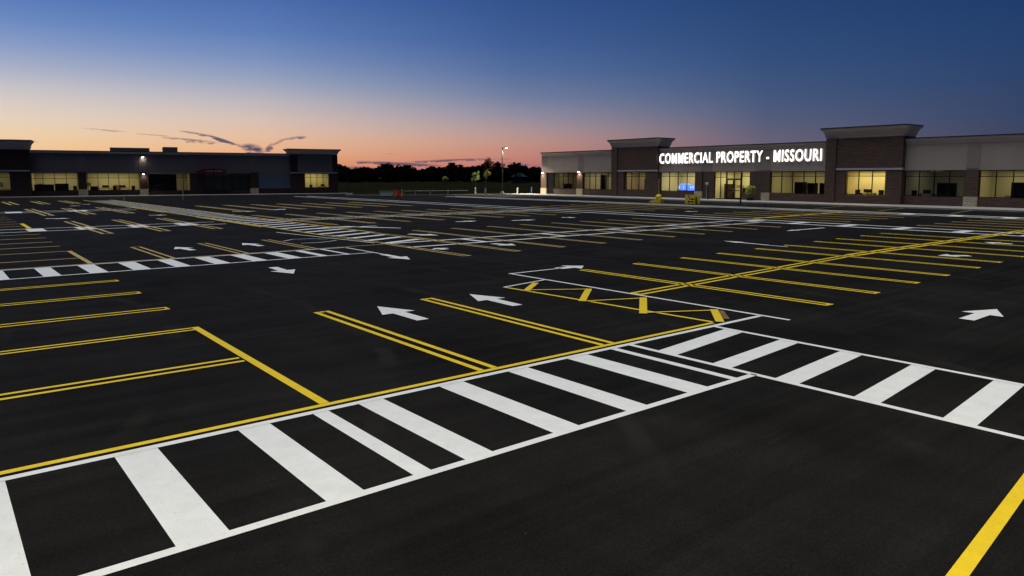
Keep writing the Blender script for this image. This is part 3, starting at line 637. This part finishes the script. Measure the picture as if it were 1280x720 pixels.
wall_box(LB, -44.9, -9.2, 0, .24, 0, 6.1, 'stucco2')
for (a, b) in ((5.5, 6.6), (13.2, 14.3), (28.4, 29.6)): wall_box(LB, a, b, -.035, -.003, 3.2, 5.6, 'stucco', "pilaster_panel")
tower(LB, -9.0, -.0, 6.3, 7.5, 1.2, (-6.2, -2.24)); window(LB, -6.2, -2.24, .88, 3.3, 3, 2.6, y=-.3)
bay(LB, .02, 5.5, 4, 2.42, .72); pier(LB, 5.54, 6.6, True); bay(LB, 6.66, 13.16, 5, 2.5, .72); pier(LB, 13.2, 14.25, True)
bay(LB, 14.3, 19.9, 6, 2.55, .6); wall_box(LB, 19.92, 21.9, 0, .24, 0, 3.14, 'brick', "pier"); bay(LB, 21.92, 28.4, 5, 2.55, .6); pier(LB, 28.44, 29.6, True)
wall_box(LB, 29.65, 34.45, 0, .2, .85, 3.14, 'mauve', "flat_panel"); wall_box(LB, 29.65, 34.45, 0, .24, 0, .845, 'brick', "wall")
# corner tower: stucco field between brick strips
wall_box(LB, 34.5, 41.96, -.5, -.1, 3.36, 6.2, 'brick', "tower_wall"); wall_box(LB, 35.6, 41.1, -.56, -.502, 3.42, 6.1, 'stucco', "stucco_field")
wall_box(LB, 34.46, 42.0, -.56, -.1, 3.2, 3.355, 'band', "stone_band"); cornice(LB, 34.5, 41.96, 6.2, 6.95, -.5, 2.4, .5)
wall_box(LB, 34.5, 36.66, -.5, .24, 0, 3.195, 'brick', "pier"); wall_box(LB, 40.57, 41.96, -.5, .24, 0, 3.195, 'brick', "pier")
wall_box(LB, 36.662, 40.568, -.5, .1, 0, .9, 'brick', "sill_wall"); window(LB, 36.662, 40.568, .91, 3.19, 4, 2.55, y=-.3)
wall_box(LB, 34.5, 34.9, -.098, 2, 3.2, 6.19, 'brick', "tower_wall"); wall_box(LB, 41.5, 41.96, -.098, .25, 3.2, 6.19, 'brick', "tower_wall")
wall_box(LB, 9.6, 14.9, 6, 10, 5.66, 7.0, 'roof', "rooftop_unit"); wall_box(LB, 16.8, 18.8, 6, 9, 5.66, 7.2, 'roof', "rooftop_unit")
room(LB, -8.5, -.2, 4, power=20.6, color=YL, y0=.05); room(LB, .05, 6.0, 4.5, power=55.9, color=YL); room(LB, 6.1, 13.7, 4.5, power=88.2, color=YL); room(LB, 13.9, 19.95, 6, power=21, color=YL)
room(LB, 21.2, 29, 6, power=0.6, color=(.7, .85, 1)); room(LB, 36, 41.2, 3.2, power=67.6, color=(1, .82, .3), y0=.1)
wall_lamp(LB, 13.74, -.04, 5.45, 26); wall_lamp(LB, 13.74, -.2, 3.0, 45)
# red awning sign
m = MB(); a = [(20.7, 3.22), (20.8, 3.5), (21.5, 3.75), (22.5, 3.86), (24.7, 3.84), (24.9, 3.6), (24.9, 3.22)]
fr = [(x, -.75, z) for x, z in a]; bk = [(x, -.02, z) for x, z in a]; m.poly(fr[::1]); m.poly(bk[::-1])
for i in range(len(a)): j = (i + 1) % len(a); m.poly([fr[i], bk[i], bk[j], fr[j]])
aw = m.build("awning_sign", M['red'], LB); m = MB()
for i, x in enumerate((22.05, 22.35, 22.62, 22.9, 23.35, 23.65, 23.93, 24.2)):       # washed-out characters, not legible in the photograph
    m.box(x, x + .07, -.775, -.752, 3.38, 3.62); m.box(x + .072, x + .2, -.775, -.752, 3.38 + .1 * (i % 2), 3.44 + .1 * (i % 2))
m.build("faded_lettering", M['pale'], aw)

# ------------------------------------------------------------------ furniture behind the glass
def at_local(A_, D_, N_, s, d): q = A_ + D_ * s + N_ * d; return (q.x, q.y, .15)
RROT = math.atan2(RD.y, RD.x); LROT = math.atan2(LD.y, LD.x)
def rack(loc, rz, w, h, label, m='dark'):
    r = empty("display_rack", loc, rz); tag(r, label, "rack", "racks and cabinets seen through the windows")
    f = MB(); 
    for x in (-w / 2, w / 2 - .06): f.box(x, x + .06, -.2, .2, 0, h)
    f.build("upright", M[m], r)
    s = MB(); s.box(-w / 2 + .062, w / 2 - .062, .15, .19, .05, h - .02); s.build("back_panel", M[m], r)
    for i in range(4):
        MB().box(-w / 2 + .062, w / 2 - .062, -.2, .148, .1 + i * (h - .15) / 3, .14 + i * (h - .15) / 3).build("shelf", M[m], r)
def desk(loc, rz, w, label):
    r = empty("desk", loc, rz); tag(r, label, "desk", "desks seen through the windows")
    MB().box(-w / 2, w / 2, -.35, .35, .98, 1.03).build("desktop", M['dark'], r)
    for x in (-w / 2 + .05, w / 2 - .1): MB().box(x, x + .05, -.3, .3, 0, .975).build("leg", M['dark'], r)
    MB().box(-w / 4, w / 4, -.05, .0, 1.08, 1.42).build("monitor", M['dark'], r)
def chair(loc, rz, label):
    r = empty("chair", loc, rz); tag(r, label, "chair", "chairs seen through the windows")
    MB().box(-.24, .24, -.24, .24, .72, .78).build("seat", M['dark'], r); MB().box(-.24, .24, .18, .24, .782, 1.35).build("backrest", M['dark'], r)
    for x in (-.22, .18):
        for y in (-.22, .18): MB().box(x, x + .04, y, y + .04, 0, .718).build("leg", M['dark'], r)
for s, d, w, h, lab in ((3.6, 2.2, 1.6, 1.6, "dark cabinet behind the leftmost window of the lit-sign building"), (6.9, 2.6, 1.5, 1.7, "dark cabinet in the second bay's dim left room beside a lamp"),
                        (11.6, 2, .9, 2.9, "tall dark partition in the window left of the small tower"), (13.9, 2, .5, 2.9, "narrow dark partition near the small tower"),
                        (42.8, 1.6, 1.3, 2.1, "left dark cabinet in the window right of the entrance"), (44.2, 1.6, 1.0, 2.0, "right dark cabinet in the window right of the entrance"),
                        (45.4, 1.6, .6, 2.0, "slim cabinet beside the large tower"), (57.6, 2, 1.6, 2.1, "large dark cabinet in the unlit room right of the large tower"),
                        (64.1, 1.4, 1.9, 2.2, "dark cabinet cut off by the right edge of the picture"), (37.2, 1.8, .5, 2.0, "thin dark display right of the entrance doors"),
                        (33.1, 2.2, 1.4, 1.8, "low merchandise rack left of the entrance doors")):
    rack(at_local(RA, RD, RN, s, d), RROT, w, h, lab, 'carton' if 'merchandise' in lab else 'dark')
for s, d, w, lab in ((50.6, .9, 1.6, "desk with screen inside the large tower's window"), (56.0, 1.6, 1.4, "desk in the unlit room near a plant"),):
    desk(at_local(RA, RD, RN, s, d), RROT, w, lab)
for s, d, lab in ((49.6, .8, "chair left of the desk in the large tower"), (52.0, .8, "chair right of the desk in the large tower"), (55.0, 1.2, "chair in the unlit room beside the large tower"),
                  (35.6, 1.5, "chair just inside the entrance doors")):
    chair(at_local(RA, RD, RN, s, d), RROT + .4, lab)
for s, d, w, h, lab in ((1.4, 1.2, 2.3, 1.6, "low dark partition in the left lit window, left half"), (3.5, 1.2, 1.6, 1.7, "taller dark partition in the left lit window, right half"),
                        (16.25, .8, 3.7, 3.05, "added dark partition that dims most of the half-lit left window"), (7.4, 1.3, 1.0, 1.3, "low rack at the left end of the second lit window")):  # the widest one is added to block most of that bay's room light
    rack(at_local(LA, LD, LN, s, d), LROT, w, h, lab)
for s, d, w, lab in ((8.8, 1.4, 1.6, "left desk in the second lit window of the dark building"), (11.0, 1.4, 1.5, "right desk in the second lit window of the dark building"),
                     (39.8, .9, 1.2, "desk in the corner tower's yellow window")):
    desk(at_local(LA, LD, LN, s, d), LROT, w, lab)
for s, d, lab in ((9.9, 1.3, "chair between the two desks of the dark building"), (12.3, 1.2, "chair at the second lit window's right end"), (5.0, 1.2, "chair at the first lit window's right end"),
                  (37.9, .9, "chair in the corner tower's yellow window")):
    chair(at_local(LA, LD, LN, s, d), LROT - .3, lab)
# blue glowing display
r = empty("lit_display", at_local(RA, RD, RN, 27.7, .9), RROT); tag(r, "glowing blue display case in the lit window left of the entrance", "display")
MB().box(-1.5, 1.5, -.25, .25, 0, .92).build("plinth", M['dark'], r)
m = MB(); m.tube([(-.35, 0, .95), (-.35, 0, 1.15), (-.35, 0, 1.6), (-.35, 0, 1.8)], [.5, .8, .8, .5], 14); m.build("lit_drum", M['neon'], r)
m = MB(); m.box(.55, 1.45, -.2, .1, .93, 1.62); m.build("lit_cabinet", M['neon'], r)
m = MB()
for x in (-.75, -.45, -.1, .6, .85, 1.05): m.box(x, x + .1, -.75 if x < .3 else -.23, -.66 if x < .3 else -.202, 1.15, 1.52)
m.build("lit_label", M['neonw'], r)
r = empty("lit_picture", at_local(RA, RD, RN, 21.2, .5), RROT); tag(r, "small dark panel with a warm lamp in the small tower's window", "panel")
MB().box(-.4, .4, 0, .1, .8, 2.3).build("panel", M['dark'], r); MB().box(-.14, .14, -.08, -.002, 1.5, 2.0).build("lamp_glow", mat("warm_glow", (.8, .5, .2), .5, emit=(1, .55, .15), estr=1.6), r)

# ------------------------------------------------------------------ street furniture
def leaf_cloud(rnd, c, rad, n, size, squash=1.0, clumps=9):
    m = MB(); cs = []
    for i in range(clumps):
        d = Vector((rnd.gauss(0, 1), rnd.gauss(0, 1), rnd.gauss(0, 1))).normalized() * rnd.uniform(.25, .75)
        cs.append((Vector((d.x * rad, d.y * rad, d.z * rad * squash)), rnd.uniform(.28, .5) * rad))
    for i in range(n):
        cc, r_ = rnd.choice(cs); d = Vector((rnd.gauss(0, 1), rnd.gauss(0, 1), rnd.gauss(0, 1))).normalized() * r_ * rnd.random() ** .4
        p = Vector(c) + cc + d; a = Vector((rnd.gauss(0, 1), rnd.gauss(0, 1), rnd.gauss(0, 1))).normalized() * size * rnd.uniform(.6, 1.3); b = a.orthogonal().normalized() * size * rnd.uniform(.4, .9)
        m.poly([p - a, p + b * .6, p + a, p - b * .6])
    return m
def lamp_post(loc, rz, h, label, group, power, arms=1, color=(1, .9, .72), big=1.0, spread=150, k=1.0):
    r = empty("street_lamp", loc, rz); tag(r, label, "street lamp", group)
    MB().tube([(0, 0, 0), (0, 0, .5)], [.28, .25], 14).build("base", M['concrete'], r)
    MB().tube([(0, 0, .5), (0, 0, h)], [.10 * big, .07 * big], 8).build("pole", M['pole'], r)
    kk = k
    for a_ in range(arms):
        sgn = 1 if a_ == 0 else -1
        MB().tube([(sgn * .05 * kk, 0, h - .12), (sgn * .55 * kk, 0, h - .02), (sgn * .9 * kk, 0, h - .02)], .04, 6).build("arm", M['pole'], r)
        m = MB(); m.box(min(sgn * .9 * kk, sgn * 1.5 * kk), max(sgn * .9 * kk, sgn * 1.5 * kk), -.17, .17, h - .08, h + .06); hd = m.build("lamp_head", M['pole'], r)
        MB().box(min(sgn * .95 * kk, sgn * 1.45 * kk), max(sgn * .95 * kk, sgn * 1.45 * kk), -.13, .13, h - .15, h - .082).build("lamp_lens", M['lens'], hd)
        ld = bpy.data.lights.new("lamp_light", 'SPOT'); ld.energy = power; ld.color = color; ld.spot_size = R(spread); ld.spot_blend = .6; ld.shadow_soft_size = .2
        lo = bpy.data.objects.new("lamp_light", ld); lo.location = (sgn * 1.2 * kk, 0, h - .22); link(lo, r)
    return r
q = P(628, 243.4)
lamp_post((q.x, q.y, .0), HEAD - R(90), 7.3, "tall single street lamp, lit, against the sunset by the grass verge", None, 9000, spread=140, k=.5)
# the lot's own lamps near the camera, just outside the frame
lamp_post((-7, -10, 0), R(45), 12, "street lamp with one head behind the photographer", "lamps of the near lot", 16000, color=(1, .93, .70))
lamp_post((21.0, -12, 0), R(100), 12, "street lamp with one head beyond the right edge", "lamps of the near lot", 7500, color=(1, .93, .70))

def post(px, py, h, r_, m, label, cap=None, name="bollard", cat="bollard", group="posts and bollards around the lot"):
    q = P(px, py); r = empty(name, (q.x, q.y, 0)); tag(r, label, cat, group)
    MB().tube([(0, 0, 0), (0, 0, h)], [r_, r_ * .85], 10).build("shaft", M[m], r)
    MB().tube([(0, 0, h), (0, 0, h + .06), (0, 0, h + .1)], [r_ * 1.1, r_ * 1.1, r_ * .5], 10).build("cap", M[cap or m], r)
    return r
post(229, 249.8, 2.0, .05, 'cream', "pale thin post before the half-lit window of the dark building")
post(155.5, 250.4, .55, .07, 'cream', "short pale stub at the far end of the hatched strip")
post(647, 243.2, .95, .12, 'cream', "dim cream bollard left of the lit building's corner")
post(664.5, 243.0, 1.0, .10, 'blue', "blue sleeved bollard nearest the lit building's corner")
post(925.5, 255.3, 3.0, .09, 'dark', "black post on the sidewalk before the entrance doors", name="post", cat="post")
# person-high dark stand left of the doors
r = empty("ash_stand", (*rb(32.4, -1.2), .14)); tag(r, "slim black stand with a pale round top left of the entrance", "stand")
MB().tube([(0, 0, 0), (0, 0, 1.5)], .17, 10).build("body", M['dark'], r); MB().tube([(-.26, -.05, 0), (-.26, -.05, 1.7)], .035, 8).build("pole", M['polegrey'], r)
MB().tube([(-.2, 0, 1.7), (-.2, 0, 1.78), (-.2, 0, 1.95), (-.2, 0, 2.0)], [.08, .2, .2, .08], 10).build("round_top", M['pale'], r)
# saplings
def sapling(px, py, h, crown_r, squash, m, label, seed, guard=True, lean=0, z=0):
    rnd = random.Random(seed); q = P(px, py); r = empty("young_tree", (q.x, q.y, z)); tag(r, label, "tree", "young trees on the verge")
    MB().tube([(0, 0, 0), (.03, .02, h * .5), (lean, 0, h * .82)], [.06, .045, .02], 7).build("trunk", M['trunk'], r)
    if guard: MB().tube([(0, 0, .02), (.0, .0, 1.15)], .13, 8).build("trunk_guard", M['guard'], r)
    b = MB()
    for k in range(6):
        t = rnd.uniform(0, 6.28); b.tube([(0, 0, h * (.5 + .05 * k)), (math.cos(t) * crown_r * .7, math.sin(t) * crown_r * .7, h * (.65 + .05 * k))], [.02, .008], 4)
    b.build("branch", M['trunk'], r)
    leaf_cloud(rnd, (lean, 0, h - crown_r * squash), crown_r, 420, .13, squash, 12).build("crown", M[m], r)
sapling(594, 243.6, 4.0, .85, 1.35, 'leaf', "dim green young tree with a white trunk guard", 3)
sapling(607, 244.6, 3.9, .62, 1.2, 'leafy', "brighter yellow-green young tree next to the tall street lamp", 4, lean=.25)
sapling(556, 241.0, 3.0, .6, 1.0, 'leafy', "small yellowish young tree left of the other two", 5, guard=False)
sapling(647, 240.5, 3.9, 1.0, 1.1, 'leafd', "dark young tree between the street lamp and the lit building", 6, guard=False)
# shrub planting beside the doors
r = empty("shrub", (*rb(38.2, -1.1), .14)); tag(r, "yellow-green shrub in a pot right of the entrance doors", "shrub")
MB().tube([(0, 0, 0), (0, 0, .35)], [.35, .45], 12).build("pot", M['dark'], r); MB().tube([(0, 0, .35), (0, 0, 1.2)], .04, 6).build("stem", M['trunk'], r)
leaf_cloud(random.Random(9), (0, 0, 1.15), .8, 1200, .11, 1.3, 14).build("foliage", M['leafy'], r)
# low block wall, barrels, rail
a = P(475, 244.6); b = P(491.5, 245.9)
d = (b - a).length; r = empty("low_wall", (a.x, a.y, 0), math.atan2(b.y - a.y, b.x - a.x)); tag(r, "low pale green block wall beside the orange-red barrel", "wall")
r.rotation_euler.z = HEAD - R(90); d = 1.95
MB().box(0, d, -.2, .2, 0, .62).build("wall", M['speck'], r); MB().box(-.04, d + .04, -.24, .24, .622, .7).build("wall_cap", M['concrete'], r)
def barrel(px, py, rad, h, m, label, band=None, cat="barrel"):
    q = P(px, py); r = empty("traffic_barrel", (q.x, q.y, 0)); tag(r, label, cat, "barrels and posts by the low wall")
    MB().tube([(0, 0, .08), (0, 0, h * .5), (0, 0, h * .52), (0, 0, h)], [rad, rad * .93, rad * .88, rad * .82], 16).build("body", M[m], r)
    MB().tube([(0, 0, 0), (0, 0, .08)], rad * 1.15, 16).build("base", M['dark'], r)
    MB().tube([(0, 0, h), (0, 0, h + .05)], rad * .5, 10).build("lid", M[m], r)
    if band:
        MB().tube([(0, 0, h * .68), (0, 0, h * .78)], rad * .93, 16, caps=False).build("band", M[band], r)
barrel(496.6, 245.9, .24, .82, 'orange', "left orange-red barrel beside the low block wall", None); barrel(499.6, 245.9, .16, .82, 'orange', "narrower orange-red barrel between the wide one and the yellow post", None)
post(502.6, 245.9, .84, .09, 'yel', "yellow bollard right of the orange-red barrels"); post(493.8, 245.7, .84, .05, 'cream', "cream stake left of the orange-red barrels")
r = empty("rail_fence", (0, 0, 0)); tag(r, "low dark rail fence along the grass verge right of the barrels", "fence")
pts = [P(505, 244.6), P(519, 244.4), P(538, 244.2), P(560, 243.9), P(585, 243.7)]
r.location = pts[0]
for p_ in pts[:4]: MB().tube([(p_.x - pts[0].x, p_.y - pts[0].y, 0), (p_.x - pts[0].x, p_.y - pts[0].y, .8)], .07, 8).build("fence_post", M['polegrey'], r)
MB().tube([(p_.x - pts[0].x, p_.y - pts[0].y, .68) for p_ in pts], .035, 6).build("rail", M['polegrey'], r)
for i, (px, lab) in enumerate(((436, "thin dark post by the corner of the dark building"), (452, "thin dark post on the verge, midway from the dark building to the low wall"))):
    post(px, 243.6, 2.4 - i, .05, 'pole', lab, name="post", cat="post")
# yellow things in front of the lit building
q = P(824, 253.4); r = empty("hose_reel", (q.x, q.y, 0), RROT); tag(r, "yellow stand with a domed top and a low yellow wedge left of it", "stand")
MB().box(-.42, .42, -.3, .3, 0, .42).build("cabinet", M['yel'], r)
MB().tube([(-.1, 0, .42), (-.1, 0, .7), (-.1, 0, .85), (-.1, 0, .92)], [.34, .34, .25, .08], 14).build("dome", M['yel'], r)
MB().tube([(-.1, 0, .9), (-.1, 0, 2.6)], .035, 8).build("mast", M['cream'], r)
m = MB(); v = [(-1.25, -.2, 0), (-.45, -.2, 0), (-.45, -.2, .34), (-1.25, -.2, .14)]; w = [(x, .2, z) for x, y, z in v]; m.poly(v); m.poly(w[::-1])
for i in range(4): j = (i + 1) % 4; m.poly([v[j], v[i], w[i], w[j]])
m.build("wedge", M['yel'], r)
q = P(865.5, 254.8); r = empty("crate", (q.x, q.y, 0), RROT); tag(r, "open yellow slatted crate on the asphalt before the blue display", "crate")
for x in (-.66, .56):
    for y in (-.4, .32): MB().box(x, x + .1, y, y + .08, 0, .95).build("corner_post", M['yel'], r)
MB().box(-.558, -.30, -.4, -.33, 0, .95).build("side_panel", M['yel'], r)
for z in (0.02, .3, .58, .83): MB().box(-.2, .558, -.39, -.35, z, z + .12).build("slat", M['yel'], r)
MB().box(-.06, .02, -.348, -.32, .02, .93).build("upright", M['yel'], r)
MB().box(-.558, .558, .33, .37, .02, .92).build("back_panel", M['yel'], r); MB().box(-.3, .4, -.25, .2, 0, .7).build("contents", M['dark'], r)

# ------------------------------------------------------------------ far field
def house(px, py, w, h, rz, label):
    q = P(px, py); r = empty("house", (q.x, q.y, 0), rz); tag(r, label, "house", "far houses under the trees")
    MB().box(-w / 2, w / 2, -4, 4, 0, h).build("wall", M['house'], r); m = MB(); o = .4
    A, B, C_, D_ = (-w / 2 - o, -4 - o, h), (w / 2 + o, -4 - o, h), (w / 2 + o, 4 + o, h), (-w / 2 - o, 4 + o, h); e, f = (-w / 2 + 2, 0, h + 1.5), (w / 2 - 2, 0, h + 1.5)
    m.poly([A, B, f, e]); m.poly([C_, D_, e, f]); m.poly([B, C_, f]); m.poly([D_, A, e]); m.build("roof", M['houseroof'], r)
house(486, 227.6, 9, 1.6, HEAD - R(85), "dim pale-roofed house left of centre under the trees")
house(538, 226.2, 8, 1.8, HEAD - R(95), "dim house behind the middle of the field")
house(649, 229.0, 6, 2.6, HEAD - R(90), "grey house just left of the lit building's corner")
def wood(name, specs, label, m='leafd', seed=1, kind='stuff'):
    """a far-off belt of trees: many crowns of leaf clumps on trunks"""
    rnd = random.Random(seed); lf = MB()
    for (x, y, h, w) in specs:
        lf.tube([(x, y, 0), (x, y, h * .6)], [.35, .15], 5, 1)
        n = int(150 + 60 * rnd.random())
        cl = [(rnd.uniform(-w, w) * .6, rnd.uniform(-w, w) * .6, h * rnd.uniform(.22, .88), rnd.uniform(.25, .5) * w) for _ in range(9)]
        for i in range(n):
            cx_, cy_, cz_, cr = rnd.choice(cl); dv = Vector((rnd.gauss(0, 1), rnd.gauss(0, 1), rnd.gauss(0, 1))).normalized() * cr * rnd.random() ** .35
            p = Vector((x + cx_, y + cy_, min(cz_ + dv.z, h))) + Vector((dv.x, dv.y, 0)); s = rnd.uniform(.5, 1.25)
            a = Vector((rnd.gauss(0, 1), rnd.gauss(0, 1), rnd.gauss(0, 1))).normalized() * s; b = a.orthogonal().normalized() * s * .8
            lf.poly([p - a, p + b, p + a, p - b], 0)
    o = lf.build(name, [M[m], M['trunk']]); tag(o, label, "wood", kind=kind); return o
def belt(az0, az1, d0, d1, n, h0, h1, seed):
    rnd = random.Random(seed); out = []
    for i in range(n):
        az = az0 + (az1 - az0) * (i + rnd.uniform(-.4, .4)) / n; d = rnd.uniform(d0, d1); t = HEAD - R(az)
        bumps = 1 + .16 * math.sin(az * 1.3 + 1) + .1 * math.sin(az * 3.7)
        out.append((math.cos(t) * d, math.sin(t) * d, rnd.uniform(h0, h1) * bumps * d / 500, rnd.uniform(2.8, 5.2)))
    return out
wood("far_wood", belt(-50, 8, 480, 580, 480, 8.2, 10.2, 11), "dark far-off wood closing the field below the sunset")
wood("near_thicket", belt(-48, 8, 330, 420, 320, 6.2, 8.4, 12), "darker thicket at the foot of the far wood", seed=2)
for (px, h, w, lab, sd_) in ((611, 15.8, 6.5, "tallest dark tree on the skyline left of the street lamp", 21), (623, 13.6, 5, "second tall skyline tree just left of the lamp pole", 22),
                              (484, 12.8, 5, "rounded skyline tree above the orange-red barrels", 23), (603, 12.4, 4.5, "skyline tree left of the tallest one", 24),
                              (641, 12.2, 5.5, "flat-topped skyline tree right of the lamp pole", 25)):
    rnd = random.Random(sd_); az = az_el(px, 220)[0]; t = HEAD - R(az); x, y = math.cos(t) * 520, math.sin(t) * 520
    r = empty("tree", (x, y, 0)); tag(r, lab, "tree", "trees standing out of the far wood")
    tr = MB(); tr.tube([(0, 0, 0), (.3, 0, h * .4), (0, .2, h * .75)], [.5, .35, .1], 7)
    for k in range(6):
        a_ = rnd.uniform(0, 6.28); tr.tube([(0, 0, h * (.35 + .06 * k)), (math.cos(a_) * w * .7, math.sin(a_) * w * .7, h * (.55 + .06 * k))], [.2, .06], 5)
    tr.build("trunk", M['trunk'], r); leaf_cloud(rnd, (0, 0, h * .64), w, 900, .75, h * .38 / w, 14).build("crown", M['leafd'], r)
